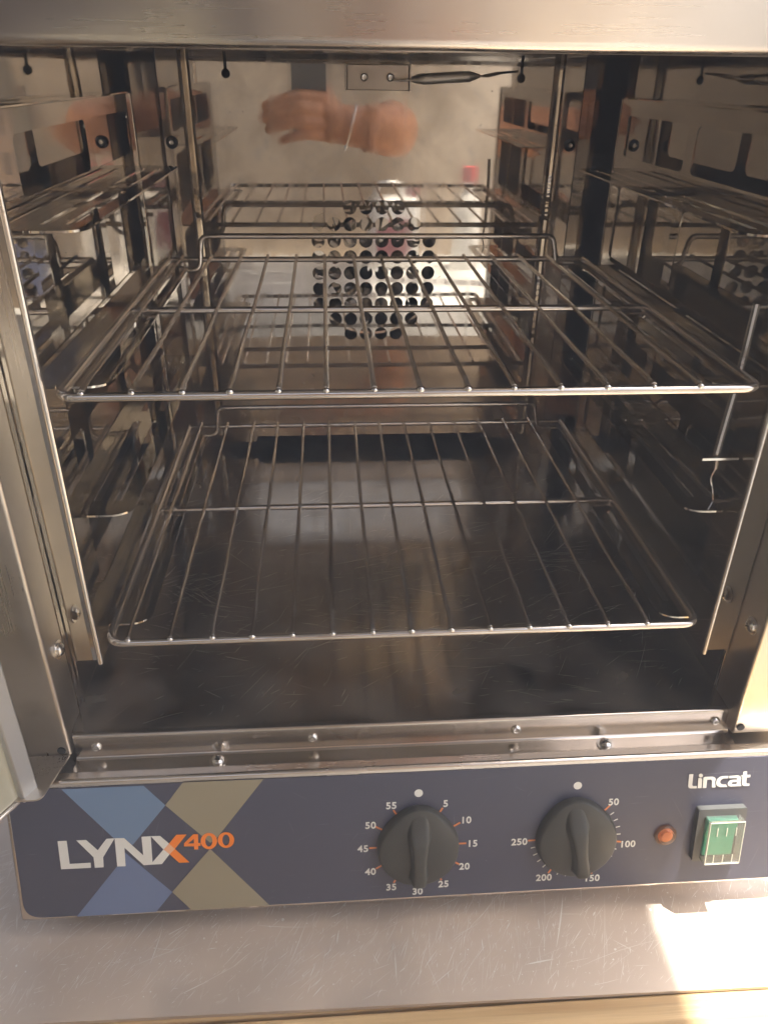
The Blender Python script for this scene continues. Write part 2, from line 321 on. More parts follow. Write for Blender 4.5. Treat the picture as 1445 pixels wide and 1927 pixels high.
tag(obj('tub', lathe(bmesh.new(), [(0, 0), (.11, 0), (.13, .16), (.135, .16), (.135, .17), (.12, .17), (.1, .01), (0, .01)], Matrix.Translation((.75, -1.75, -.19))), BLU), 'round blue tub on the pale sunlit ledge, mirrored in the left rack guide', 'tub')
tag(obj('bucket', lathe(bmesh.new(), [(0, 0), (.12, 0), (.15, .28), (.155, .28), (.155, .29), (.14, .29), (.11, .01), (0, .01)], Matrix.Translation((1.25, -1.8, -.19))), YEL), 'yellow bucket on the pale sunlit ledge, mirrored in the left rack guide', 'bucket')

# ------------------------------------------------------------------ table and steel counter
tb = thing('wooden_table', 'pale pine table under the steel counter sheet, its edge seen at the bottom', 'table', (0, .3, GZ))
bm = bmesh.new(); y = -.2
while y < .86:
    box(bm, -1.1, 1.1, y, y+.118, -.012, .0265); y += .12
obj('tabletop', bm, WOOD, tb, bevel=.002)
for x in (-1.0, .92):
    for yy in (-.15, .75): obj('leg', BX(x, x+.08, yy, yy+.08, GZ, -.0125), WOOD, tb, bevel=.004)
bm = bmesh.new()
prof = [(.85, .0305), (0, .0305)]
me = fill_mesh([[(-1.0, -.0672), (.4, -.0857), (1.0, -.0936), (1.0, .84), (-1.0, .84)]], t=.003)
tag(obj_me('steel_counter', me, CTR, bevel=.001, seg=3, mw=Matrix.Translation((0, 0, .0285))), 'scratched brushed steel sheet the oven stands on, with a sunlit patch at right', 'counter')

SCM = mat('scratch_mark', (.88, .84, .76), .45, .45)
def scratch_marks(o, n, region, z, ang, spread, ln, wd, clumps=14, m=None, dots=0, lim=None):
    rnd = random.Random(n); x0, x1, y0, y1 = region
    o.data.materials.append(m or SCM) if len(o.data.materials) < 2 else None; bm = bmesh.new(); bm.from_mesh(o.data); k0 = len(bm.faces)
    cs_ = [(rnd.uniform(x0, x1), rnd.uniform(y0, y1), rnd.uniform(.01, .05), rnd.gauss(ang, spread)) for _ in range(clumps)]
    for i in range(n):
        if rnd.random() < .5:
            c = rnd.choice(cs_); x, y, a = rnd.gauss(c[0], c[2]), rnd.gauss(c[1], c[2]*.7), rnd.gauss(c[3], .1)
        else: x, y, a = rnd.uniform(x0, x1), rnd.uniform(y0, y1), rnd.gauss(ang, spread)
        if not (x0 < x < x1 and y0 < y < y1): continue
        L_ = min(ln*rnd.lognormvariate(0, .75), ln*6); w_ = wd*rnd.lognormvariate(0, .5)
        bend = rnd.gauss(0, .12); pts = []; px, py = x, y
        for j in range(5):
            pts.append((px, py)); px += math.cos(a)*L_/4; py += math.sin(a)*L_/4; a += bend/4
        if not (x0 < px < x1 and y0 < py < y1) or (lim and min(y, py) < lim(x)): continue
        top, bot = [], []
        for j, (qx, qy) in enumerate(pts):
            ww = w_*(.15, .8, 1, .7, .1)[j]/2; nx, ny = -math.sin(a)*ww, math.cos(a)*ww
            top.append(bm.verts.new((qx+nx, qy+ny, z))); bot.append(bm.verts.new((qx-nx, qy-ny, z)))
        for j in range(4): bm.faces.new((bot[j], bot[j+1], top[j+1], top[j]))
    for i in range(dots):
        x, y, r = rnd.uniform(x0, x1), rnd.uniform(y0, y1), wd*rnd.lognormvariate(.4, .5)
        bm.faces.new([bm.verts.new((x+r*math.cos(t)*rnd.uniform(.6, 1.2), y+r*math.sin(t)*rnd.uniform(.6, 1.2), z)) for t in (0, 1.2, 2.4, 3.7, 5)])
    bm.faces.ensure_lookup_table()
    for f in bm.faces[k0:]:
        f.material_index = 1; f.smooth = False
        f.normal_update()
        if f.normal.z < 0: f.normal_flip()
    bm.to_mesh(o.data); bm.free()
CO = bpy.data.objects['steel_counter']
CO.modifiers.clear(); EDGE = lambda x: -.0765-.0185*x
scratch_marks(CO, 7000, (-.5, .5, -.086, .06), .03006, 1.0, .34, .0055, .00018, 60, lim=EDGE)
scratch_marks(CO, 3, (-.4, .4, -.068, .06), .03006, 1.0, .34, .0060, .00020, 3, dots=1500)
scratch_marks(CO, 260, (-.5, .5, -.086, .06), .03009, 1.0, .6, .022, .00034, 12, lim=EDGE)

# ------------------------------------------------------------------ the oven
OV = thing('countertop_oven', 'stainless steel countertop convection oven with open door and navy control panel', 'oven', (0, .28, .03))
XW = .234; YB = .4969; FZ = .170; CZ = .588
# outer housing
bm = bmesh.new()
box(bm, -.29, -.2885, .062, .62, .05, .66); box(bm, .2885, .29, .062, .62, .05, .66); box(bm, -.2883, .2883, .062, .62, .6602, .6617)
box(bm, -.2883, .2883, .6202, .6217, .05, .66); box(bm, -.27, .27, .04, .6, .051, .0525)
obj('housing', bm, FRM, OV, smooth=False)
for x in (-.24, .24):
    for y in (.17, .54): obj('foot', lathe(bmesh.new(), [(0, 0), (.017, 0), (.019, .004), (.016, .0208), (0, .0208)], Matrix.Translation((x, y, .0302))), BLK, OV)
# front flanges and top rail
obj('front_flange', BX(-.2895, -XW, .031, .0615, .1555, .5782), FLG, OV, bevel=.0022, seg=3)
obj('front_flange', BX(XW, .2895, .026, .0615, .1555, .5782), FLG, OV, bevel=.0022, seg=3)
bm = bmesh.new()
pr = rounded([(0, .075, .5835), (0, .045, .5835), (0, .045, .579), (0, .019, .579), (0, .016, .64), (0, .06, .66)], [0, .001, .001, .0045, .01, 0], 6)
vs = [[bm.verts.new((x, p.y, p.z)) for p in pr] for x in (-.2895, .2895)]
for i in range(len(pr)-1): bm.faces.new((vs[0][i], vs[0][i+1], vs[1][i+1], vs[1][i]))
rail = obj('top_rail', bm, steel('rail_steel', (.66, .58, .50), .24, streak=(3, 500, 600), streak_amt=.05, smudge=.08, film=.12, filmcol=(.55, .44, .34)), OV)
sm = rail.modifiers.new('sheet', 'SOLIDIFY'); sm.thickness = .001
# cavity
obj('cavity_wall', BX(-XW-.0014, -XW-.0002, .062, .5598, .171, CZ-.0002), MIR, OV, smooth=False)
obj('cavity_wall', BX(XW+.0002, XW+.0014, .062, .5598, .171, CZ-.0002), MIR, OV, smooth=False)
obj('cavity_back', BX(-XW-.001, XW+.001, .56, .5612, .165, CZ), MIR, OV, smooth=False)
obj('ceiling', BX(-XW-.001, XW+.001, .046, .5598, CZ, CZ+.0012), MIR, OV, smooth=False)
fp = obj('floor_pan', BX(-XW-.001, XW+.001, .0405, .5598, FZ-.0012, FZ), FLR, OV, smooth=False)
scratch_marks(fp, 900, (-.225, .225, .045, .42), FZ+.00006, .45, .5, .012, .00011, 12, mat('floor_scratch', (.52, .48, .42), .35, .9), dots=60)
# riveted sill in front of the floor pan
sill_prof = [(0, .0402, .170), (0, .0360, .170), (0, .0345, .1515), (0, .0325, .1502), (0, .0150, .1502), (0, .0150, .1475)]
pr = rounded(sill_prof, [0, .0025, .003, .001, .0012, 0], 5)
bm = bmesh.new(); vs = [[bm.verts.new((x, p.y, p.z)) for p in pr] for x in (-.2325, .2365)]
for i in range(len(pr)-1): bm.faces.new((vs[0][i], vs[0][i+1], vs[1][i+1], vs[1][i]))
SILL = steel('sill_steel', (.58, .52, .45), .13, streak=(3, 420, 420), streak_amt=.04, smudge=.10, film=.14, filmcol=(.25, .18, .12))
sill = obj('sill', bm, SILL, OV)
obj('sill_base', BX(-.2885, .2885, .0152, .062, .138, .1468), FLG, OV, bevel=.001)
def rivet(x, y, z, nrm, r, parent, name='rivet'):
    mw = Vector(nrm).to_track_quat('Z', 'Y').to_matrix().to_4x4(); mw.translation = Vector((x, y, z))
    o = obj(name, lathe(bmesh.new(), [(0, r*.12), (r*.30, r*.12), (r*.34, r*.50), (r*.62, r*.56), (r*.9, r*.34), (r, r*.1), (r, -r*.2)], mw), SCR, parent)
    return o
def screw(x, y, z, nrm, r, parent):
    mw = Vector(nrm).to_track_quat('Z', 'Y').to_matrix().to_4x4() ; mw.translation = Vector((x, y, z))
    bm = lathe(bmesh.new(), [(r*1.45, 0), (r*1.45, r*.22), (r*1.02, r*.24), (r*.98, r*.6), (r*.75, r*.85), (r*.4, r*.96), (0, r*.98)], mw)
    o = obj('screw', bm, SCR, parent)
    bm = bmesh.new(); box(bm, -r*.5, r*.5, -r*.09, r*.09, r*.8, r*1.005); box(bm, -r*.09, r*.09, -r*.5, r*.5, r*.8, r*1.0045); bmesh.ops.transform(bm, matrix=mw @ Matrix.Rotation(.6, 4, 'Z'), verts=bm.verts)
    me = bpy.data.meshes.new('recess'); bm.to_mesh(me); bm.free(); o.data.materials.append(DRK)
    bm = bmesh.new(); bm.from_mesh(o.data); k = len(bm.faces); bm.from_mesh(me)
    bm.faces.ensure_lookup_table()
    for f in bm.faces[k:]: f.material_index = 1; f.smooth = False
    bm.to_mesh(o.data); bm.free()
    return o
for x in (-.2176, -.068, .0777, .2251): rivet(x, .0350, .1603, (0, -1, .08), .0037, sill)
for x in (-.134, .142): screw(x, .0262, .1502, (0, 0, 1), .0043, sill)
screw(-XW, .0494, .2357, (1, 0, 0), .0045, OV); screw(XW, .0380, .2450, (-1, 0, 0), .0045, OV)
# hinge plate at the lower left
me = fill_mesh([[(p.x, p.y) for p in rounded([(-.2345, .0300, 0), (-.2385, .0120, 0), (-.2425, -.0075, 0), (-.262, -.0075, 0), (-.262, .0300, 0)], [0, .01, .006, 0, 0], 5)]], t=.0012)
obj_me('hinge_plate', me, FLG, OV, mw=Matrix.Translation((0, 0, .1582)))
for x, z in ((-.2395, .1625), (.2395, .1625)): obj('hinge_pin', lathe(bmesh.new(), [(0, .002), (.0028, .002), (.0028, -.001), (0, -.001)], frame_mw((x, .0310 if x < 0 else .026, z), (1, 0, 0), (0, 0, -1)), 16), DRK, OV)

# baffle plate with the fan holes
BF = OV
holes = []
rows = [4, 6, 8, 8, 8, 8, 8, 6, 4]
px_ = .01690; pz_ = .01677; zt_ = .4467; xc = .0003
for i, nrow in enumerate(rows):
    for k in range(nrow): holes.append(circle(xc+(k-(nrow-1)/2)*px_, zt_-i*pz_, .00715, 22))
for xk, zk in ((-.1425, .5671), (.1441, .5662)):
    a = [(xk+.0042*math.cos(t), zk+.0042*math.sin(t)) for t in [PI*.5+.36+(2*PI-.72)*k/18 for k in range(19)]]
    holes.append(a+[(xk+.0015, .586), (xk-.0015, .586)])
outer = [(-.176, .5875), (-.176, .1815), (-.1405, .1815), (-.1385, .1835), (-.1385, .1885), (.1375, .1885), (.1375, .1835), (.1395, .1815), (.176, .1815), (.176, .5875)]
MB_ = frame_mw((0, YB, 0), (1, 0, 0), (0, 0, 1))
baf = obj_me('fan_baffle', fill_mesh([outer], holes, .0012), BAF, OV, smooth=False, mw=MB_)
for s in (-1, 1):      # folded channel and side flange of the baffle
    pr = [(.1762, YB), (.1768, YB+.007), (.1815, YB+.010), (.1870, YB+.007), (.1876, YB), (.2075, YB-.0004), (.209, YB+.001), (.209, YB+.022)]
    bm = bmesh.new(); vs = [[bm.verts.new((s*x, y, z)) for x, y in pr] for z in (.1815, .5875)]
    for i in range(len(pr)-1): bm.faces.new((vs[0][i], vs[0][i+1], vs[1][i+1], vs[1][i]))
    sf = obj('side_flange', bm, BAF, baf, smooth=False)
    rivet(s*.2003, YB-.0006, .507, (0, -1, 0), .0060, baf, 'screw').data.materials[0] = DRK
    rivet(s*.2003, YB-.0016, .507, (0, -1, 0), .0036, baf, 'screw')
# fan wheel behind the holes
fw = obj('fan_wheel', lathe(bmesh.new(), [(0, -.016), (.006, -.016), (.010, -.012), (.012, -.004), (.016, .003), (.030, .010), (.052, .013), (.052, .015), (0, .016)], frame_mw((xc, .530, .380), (1, 0, 0), (0, 0, -1)).inverted().inverted()), FAN, OV)
for k in range(14):
    a = 2*PI*k/14; bm = BX(-.0006, .0006, -.016, .016, -.012, .012)
    bmesh.ops.transform(bm, matrix=Matrix.Translation((xc, .523, .380)) @ Matrix.Rotation(a, 4, 'Y') @ Matrix.Translation((0, 0, .050)) @ Matrix.Rotation(.6, 4, 'Y') @ Matrix.Rotation(PI/2, 4, 'X') @ Matrix.Scale(.85, 4), verts=bm.verts)
    obj('blade', bm, FAN, fw, smooth=False)
# heating element ring round the fan
pts = [(xc+.075*math.cos(t), .525, .380+.075*math.sin(t)) for t in [2*PI*k/40 for k in range(40)]]
obj('heating_element', tube(bmesh.new(), pts, .0035, 8, True), ROD, OV)
# bracket with the thermostat bulb
BRK = steel('bracket_steel', (.55, .49, .41), .28, smudge=.1, film=.3, filmcol=(.3, .24, .17))
br = obj('probe_bracket', BX(-.0270, .0325, YB-.013, YB-.0012, .5545, .5765), BRK, baf, bevel=.0008)
for x in (-.0105, .0145): rivet(x, YB-.0132, .5655, (0, -1, 0), .0038, baf)
for x0, x1 in ((-.0286, -.0274), (.0329, .0341)): obj('bracket_ear', BX(x0, x1, YB-.016, YB-.0012, .5540, .5770), FLG, baf)
P0, P1 = Vector((.0345, YB-.018, .5638)), Vector((.1000, YB-.018, .5678))
cap = [P0+(P1-P0)*t for t in (0, .03, .04, .13, .16, .17, .84, .85, .97, .98, 1)]
bm = tube(bmesh.new(), cap, [.0016, .0018, .0022, .0042, .0047, .0048, .0048, .0047, .0022, .0018, .0016], 14)
pb = obj('temperature_probe', bm, FAN2, OV)
obj('capillary', tube(bmesh.new(), [P1, P1+Vector((.008, 0, -.0002)), P1+Vector((.022, .004, .0028)), (.1415, YB+.001, .5722), (.1441, YB+.006, .5722)], .0010, 8), ROD, pb)
obj('capillary', tube(bmesh.new(), [(.017, YB-.0165, .5636), (.026, YB-.0172, .5632), P0], .0012, 8), ROD, pb)

# rack guides on both sides
ROWS = (.2395, .3250, .4105, .4960)
def guide(s, yf):
    GX = .214; yb = .395
    hl = []
    for i, z in enumerate(ROWS):
        zt = ROWS[i+1]-.011 if i < 3 else .540
        hl.append(rrect(yf+.032, yf+.175, z+.012, zt, .006)); hl.append(rrect(yf+.190, yb-.022, z+.012, zt, .006))
    me = fill_mesh([rrect(yf+.001, yb, .2092, .5520, .003)], hl, .0011)
    gd = obj_me('rack_guide', me, MIR, OV, smooth=False, mw=frame_mw((s*GX, 0, 0), (0, 1, 0), (0, 0, 1)))
    obj('front_edge', tube(bmesh.new(), [(s*GX, yf, .2092), (s*GX, yf, .5520)], .0021, 12), ROD, gd)
    obj('back_edge', tube(bmesh.new(), [(s*GX, yb, .2092), (s*GX, yb, .5520)], .0011, 8), ROD, gd)
    me = fill_mesh([[(s*(GX+.0015), .2092), (s*(GX+.0015), .5520), (s*.2335, .5520), (s*.2335, .1705), (s*.2322, .1705), (s*.2322, .2072), (s*.2306, .2092)]], t=.0011)
    obj_me('front_flange', me, MIR, gd, smooth=False, mw=frame_mw((0, yf+.0035, 0), (1, 0, 0), (0, 0, 1)))
    me = fill_mesh([rrect(s*(GX+.0010), s*.2335, yf+.006, yb, .001)], t=.0011)
    obj_me('top_shelf', me, MIR, gd, smooth=False, mw=Matrix.Translation((0, 0, .5526)))
    for z in ROWS:
        xa, xb = s*(GX-.0008), s*.1765
        outl = [(p.x, p.y) for p in rounded([(xa, yf+.003, 0), (xb, yf+.003, 0), (xb, yb-.008, 0), (xa, yb-.008, 0)], [0, .016, .016, 0], 8, True)]
        sl = [rrect(min(s*a, s*b), max(s*a, s*b), y0, y1, .0018) for a, b in ((.205, .200), (.1915, .1865)) for y0, y1 in ((yf+.022, yf+.155), (yf+.175, yb-.03))]
        r = obj_me('runner', fill_mesh([outl], sl, .0013), MIR, gd, smooth=False, mw=Matrix.Translation((0, 0, z)))
    return gd
guide(-1, .066); guide(1, .0535)
# probe clipped to the right rack guide
pr = obj('temperature_probe', tube(bmesh.new(), [(.1995, .072, .4560), (.2005, .0735, .43), (.2010, .0750, .40), (.2005, .0765, .37), (.1995, .0755, .3560)], [.0022, .0024, .0024, .0024, .0024], 10), SCR, OV)
obj('clip', BX(.188, .212, .070, .0712, .3552, .3568), SCR, pr)
obj('ferrule', tube(bmesh.new(), [(.1995, .0740, .3545), (.1993, .0725, .3478)], .0016, 8), SCR, pr)
obj('capillary', tube(bmesh.new(), rounded([(.1993, .0725, .3478), (.1965, .071, .342), (.200, .071, .334), (.2015, .070, .3262)], .01, 5), .0008, 8), ROD, pr)

# ------------------------------------------------------------------ control panel (leans back 15 degrees)
th = math.radians(15)
PM = Matrix(((1, 0, 0, 0), (0, math.sin(th), -math.cos(th), .008), (0, math.cos(th), math.sin(th), .148), (0, 0, 0, 1)))   # x, v up the slope, n outwards
bm = BX(-.2745, .2865, -.1023, .0076, -.012, 0)
PAN = obj('control_panel', bm, FRM, OV, bevel=.0024, seg=3, mw=PM)
me = fill_mesh([[(p.x, p.y) for p in rounded([(-.2712, -.0991, 0), (.2812, -.0991, 0), (.2812, .0028, 0), (-.2712, .0028, 0)], [.013, .013, .003, .003], 8, True)]], t=.0006)
lb = obj_me('label_sheet', me, LAB, PAN, smooth=False, mw=Matrix.Translation((0, 0, .0004)))
scratch_marks(lb, 110, (-.26, .27, -.095, 0), .00075, .1, .9, .010, .00010, 6, mat('label_wear', (.17, .17, .19), .5), dots=160)
lb.data.transform(PM)
def ink(name, polys, holes, col, lift=.0009):
    return obj_me(name, fill_mesh(polys, holes, .0001), INK[col], PAN, smooth=False, mw=PM @ Matrix.Translation((0, 0, lift)))
ink('blue_band', [BLUE_TOP], [], 'blue'); ink('blue_band', [BLUE_BOT], [], 'blue_dark')
ink('olive_band', [OLIVE_TOP], [], 'olive'); ink('olive_band', [OLIVE_BOT], [], 'olive')
for nm, pl in (('letter', LETTER_L), ('letter', LETTER_Y), ('letter', LETTER_N), ('letter', LETTER_X_WHITE_A), ('letter', LETTER_X_WHITE_B)): ink(nm, [pl], [], 'white', .0012)
ink('letter', [LETTER_X_MIX], [], 'peach', .0012); ink('letter', [LETTER_X_ORANGE_A], [], 'orange', .0012); ink('letter', [LETTER_X_ORANGE_B], [], 'orange', .0012)
ink('digit', [FOUR], [FOUR_HOLE], 'orange', .0012); ink('digit', [ZERO_A], [ZERO_A_HOLE], 'orange', .0012); ink('digit', [ZERO_B], [ZERO_B_HOLE], 'orange', .00135)
for pl, hl in ((LC_L, []), (LC_I, []), (LC_DOT, []), (LC_N, []), (LC_C, []), (LC_A, [LC_A_HOLE]), (LC_T, [])): ink('letter', [pl], hl, 'white', .0012)
K1, K2 = (.0045, -.0560), (.1180, -.0557)
for t, (x, y) in list(NUMS1.items())+list(NUMS2.items()):
    obj('printed_number', text_mesh([(t, x, y, .0074)], .024), INK['white'], PAN, smooth=False, mw=PM @ Matrix.Translation((0, 0, .0011)))
def tickmarks(cx, cy, angs, r0, r1, w_):
    out = []
    for a in angs:
        a = math.radians(a); d = Vector((math.sin(a), math.cos(a))); q = Vector((d.y, -d.x))*w_/2; c = Vector((cx, cy))
        out.append([tuple(c+d*r0+q), tuple(c+d*r1+q), tuple(c+d*r1-q), tuple(c+d*r0-q)])
    return out
for q in tickmarks(*K1, [30*k for k in range(1, 12)], .0292, .0345, .0013): ink('tick_mark', [q], [], 'tick')
for q in tickmarks(*K2, [43.5+56.3*k for k in range(5)], .0292, .0345, .0013): ink('tick_mark', [q], [], 'tick')
for q in tickmarks(*K2, [43.5+11.26*k for k in range(1, 20) if k % 5], .0298, .0330, .0008): ink('minor_tick_mark', [q], [], 'white')
ink('zero_dot', [circle(.0048, -.0135, .0030, 24)], [], 'white'); ink('zero_dot', [circle(.1173, -.0135, .0030, 24)], [], 'white')

def knob(cx, cy, tilt):
    """round dial with a nose at the top and a raised grip bar across it"""
    R_ = .0280
    def outline(s, nose):
        o = []
        for k in range(64):
            a = 2*PI*k/64; r = R_*s; c = math.cos(a)
            if c > .5: r += (nose)*((c-.5)/.5)**3.0
            o.append((r*math.sin(a), r*math.cos(a)))
        return o
    bm = bmesh.new(); rings = []
    for s, nose, n in ((1.04, .0042, .0010), (1.035, .0045, .003), (1.01, .0052, .0064), (.985, .0052, .0076), (.95, .0046, .0082), (.5, .002, .0088)):
        rings.append([bm.verts.new((x, y, n)) for x, y in outline(s, nose)])
    for A, B_ in zip(rings, rings[1:]):
        for k in range(64): bm.faces.new((A[k], A[(k+1) % 64], B_[(k+1) % 64], B_[k]))
    bm.faces.new(rings[0][::-1]); bm.faces.new(rings[-1])
    mw = PM @ Matrix.Translation((cx, cy, 0)) @ Matrix.Rotation(tilt, 4, 'Z')
    kn = obj('knob', bm, KNB, OV, mw=mw)
    # grip bar: cross-sections along the diameter, from nose (top) to heel (bottom)
    secs = [(.0318, .0040, .0062, .0072), (.0290, .0058, .0062, .0084), (.0220, .0068, .0062, .0106), (.0150, .0072, .0062, .0142), (.0105, .0066, .0062, .0162), (.0050, .0054, .0062, .0166), (-.006, .0046, .0062, .0168), (-.016, .0048, .0062, .0170), (-.0195, .0056, .0062, .0171), (-.0225, .0052, .0062, .0167), (-.0238, .0032, .007, .0156)]
    bm = bmesh.new(); rg = []
    for v, hw_, n0, n1 in secs:
        r_ = []
        bw = hw_*1.45
        for x, n in ((-bw, n0), (-hw_*1.05, n0+(n1-n0)*.45), (-hw_*.92, n1-.0012), (-hw_*.72, n1), (hw_*.72, n1), (hw_*.92, n1-.0012), (hw_*1.05, n0+(n1-n0)*.45), (bw, n0)):
            r_.append(bm.verts.new((x, v, n)))
        rg.append(r_)
    for A, B_ in zip(rg, rg[1:]):
        for k in range(7): bm.faces.new((A[k], A[k+1], B_[k+1], B_[k]))
    bm.faces.new(rg[0]); bm.faces.new(rg[-1][::-1])
    g_ = obj('grip', bm, KNB, kn, mw=mw)
    for p in g_.data.polygons: p.use_smooth = True
    ss = g_.modifiers.new('smooth', 'SUBSURF'); ss.levels = 2; ss.render_levels = 2
    return kn
k1 = knob(*K1, math.radians(-1)); k1['label'] = 'black timer knob with the numbers 5 to 55 round it'
k2 = knob(*K2, math.radians(7)); k2['label'] = 'black temperature knob with the numbers 50 to 250 round it'

# orange indicator lamp
AMB = mat('amber_lens', (.90, .48, .26), .10, Transmission_Weight=.9, IOR=1.4)
AMC = mat('amber_core', (.80, .40, .20), .4)
lm = PM @ Matrix.Translation((.1842, -.0573, .0007))
lamp = obj('indicator_lamp', lathe(bmesh.new(), [(.0080, 0), (.0080, .0014), (.0074, .0020), (.0064, .0021), (.0061, .0030), (.0054, .0040), (.0036, .0046), (0, .0048)], lm, 32), AMB, OV)
obj('reflector', lathe(bmesh.new(), [(.0046, .0003), (.0044, .0008), (.0036, .0012), (.0034, .0024), (0, .0026)], lm, 24), AMC, lamp)
# green rocker switch under a clear cover
CLR = mat('clear_cover', (.84, .84, .80), .16, Transmission_Weight=.95, IOR=1.3)
GRN = mat('green_rocker', (.015, .42, .24), .28)
GRY = mat('switch_bezel', (.085, .085, .08), .35)
sw_mw = PM @ Matrix(((1, .04, 0, .2222), (0, 1, 0, -.0570), (0, 0, 1, 0), (0, 0, 0, 1)))
bm = bmesh.new()
b0 = [(-.0178, -.0205), (.0178, -.0205), (.0178, .0222), (-.0178, .0222)]; b1 = [(-.0162, -.0200), (.0162, -.0200), (.0162, .0200), (-.0162, .0200)]
me = fill_mesh([rrect(-.0178, .0178, -.0205, .0222, .0015)], [rrect(-.0120, .0120, -.0165, .0165, .001)], .0050)
sw = obj_me('rocker_switch', me, GRY, OV, smooth=False, bevel=.0008, mw=sw_mw @ Matrix.Translation((0, 0, .0032)))
bm = bmesh.new()
vs = [bm.verts.new(v) for v in ((-.0112, -.0158, .001), (.0112, -.0158, .001), (.0112, .0158, .001), (-.0112, .0158, .001), (-.0108, -.0155, .0060), (.0108, -.0155, .0060), (.0108, .0150, .0090), (-.0108, .0150, .0090), (-.0108, 0, .0060), (.0108, 0, .0060))]
for f in ((0, 3, 2, 1), (0, 1, 5, 4), (4, 5, 9, 8), (8, 9, 6, 7), (2, 3, 7, 6)): bm.faces.new([vs[i] for i in f])
bm.faces.new([vs[i] for i in (1, 2, 6, 9, 5)]); bm.faces.new([vs[i] for i in (0, 4, 8, 7, 3)])
obj('rocker', bm, GRN, sw, smooth=False, bevel=.0006, mw=sw_mw)
EDG = mat('moulded_rib', (.72, .70, .58), .35)
me = fill_mesh([rrect(-.0128, .0128, -.0172, .0172, .0012)], t=.0012)
cv = obj_me('clear_cover', me, CLR, sw, smooth=False, bevel=.0004, mw=sw_mw @ Matrix.Translation((0, 0, .0130)))
bm = bmesh.new()
for a in ((-.0128, .0128, -.0172, -.0166), (-.0128, .0128, .0166, .0172)): box(bm, a[0], a[1], a[2], a[3], .0055, .0138)
for a in ((-.0128, -.0122), (.0122, .0128)): box(bm, a[0], a[1], -.0165, .0165, .0055, .0138)
obj('cover_wall', bm, CLR, sw, smooth=False, mw=sw_mw)
bm = bmesh.new()
for x in (-.0068, 0, .0068):
    box(bm, x-.00025, x+.00025, .0060, .0125, .0138, .0143); box(bm, x-.00025, x+.00025, -.0155, -.0095, .0138, .0143)
for y0, y1 in ((.0166, .0172), (-.0172, -.0166)): box(bm, -.0126, .0126, y0, y1, .01385, .0142)
for x0, x1 in ((-.0128, -.0123), (.0123, .0128)): box(bm, x0, x1, -.0165, .0165, .01385, .0142)
obj('moulded_rib', bm, EDG, sw, smooth=False, mw=sw_mw)

# ------------------------------------------------------------------ the open door at the left
DG = mat('door_glass', (.55, .52, .38), .08, 0, Specular_IOR_Level=.8, Coat_Weight=.6)
m = DG; LK(m, mixc(m, ramp(m, noise(m, s=6, detail=5), .35, .65), (.50, .46, .30), (.38, .37, .30)), bsdf(m).inputs['Base Color'])  # tan mottling painted in to stand for a reflection on the glass
ALU = mat('door_aluminium', (.52, .53, .53), .38, .85)
d_ = Vector((-.5, -.866, 0)); n_ = Vector((.866, -.5, 0)); A0 = Vector((-.2508, .0053, 0))
DM = Matrix((d_, Vector((0, 0, 1)), n_)).transposed().to_4x4(); DM.translation = A0     # x along the door, y up, z towards the inside
door = obj('door', BX(0, .52, .1575, .575, -.030, -.004), ALU, OV, bevel=.002, mw=DM)
obj('glass_pane', BX(.010, .51, .158, .570, -.0036, -.0012), DG, door, smooth=False, mw=DM)
obj('frame_profile', BX(-.0005, .0118, .1545, .578, -.0060, .0035), ALU, door, bevel=.0012, mw=DM)
obj('corner_cap', BX(.0365, .055, .1535, .166, -.0040, .0045), mat('grey_plastic', (.55, .56, .57), .5), door, bevel=.002, mw=DM)
obj('door_edge', BX(.0120, .0362, .1545, .1574, -.0040, .0010), ROD, door, bevel=.0008, mw=DM)

# ------------------------------------------------------------------ wire shelves
def shelf(name, z, label):
    t = thing(name, label, 'oven shelf', (0, .0448, z), 'wire shelves in the oven')
    hw = .1985; y0 = .0448; y1 = .4006; r = .0029
    path = rounded([(-hw, y1, z), (-hw, y0, z), (hw, y0, z), (hw, y1, z)], [0, .011, .011, 0], 7)
    fr = obj('frame', tube(bmesh.new(), path, r, 14), ROD, t)
    obj('back_bar', tube(bmesh.new(), [(-hw, y1, z), (hw, y1, z)], r*.92, 12), ROD, t)
    obj('cross_bar', tube(bmesh.new(), rounded([(-.1955, .2235, z-.013), (-.1955, .2235, z-.0005), (.1955, .2235, z-.0005), (.1955, .2235, z-.013)], .003), r*.9, 12), ROD, t)
    x = .1945; yb = y1-.0015
    obj('back_stop', tube(bmesh.new(), rounded([(-x, yb, z-.0095), (-.1700, yb, z-.0095), (-.1665, yb, z+.0215), (.1665, yb, z+.0215), (.1725, yb, z-.0070), (x, yb, z-.0070)], .009, 6), r*.93, 12), ROD, t)
    xs = [-.1855, -.1584, -.131, -.1052, -.0785, -.0521, -.0252, .0007, .0275, .0539, .0808, .1077, .1348, .1621]
    for i, xf in enumerate(xs):
        j = random.uniform(-.0006, .0006)
        pts = [(xf, y0, z+.0028), (xf+j, y0+.012, z+.0036), (xf-j*.6, .13, z+.0034), (xf+j, .2235, z+.0036), (xf, .31, z+.0034), (xf-j, y1, z+.0036)]
        pts = [(a*1.0, b, c) for a, b, c in pts]
        wr = obj('wire', tube(bmesh.new(), pts, [.0019, .00155, .0015, .0015, .0015, .0015], 8), ROD, t)
        bm = bmesh.new(); bmesh.ops.create_icosphere(bm, subdivisions=2, radius=random.uniform(.0021, .0028), matrix=Matrix.Translation((xf, y0-.0004, z+.0024)) @ Matrix.Diagonal((1, 1, .8, 1)))
        obj('weld', bm, SCR, wr)
    return t
up_ = shelf('wire_shelf', .4138, 'upper chrome wire shelf across the middle of the open oven')
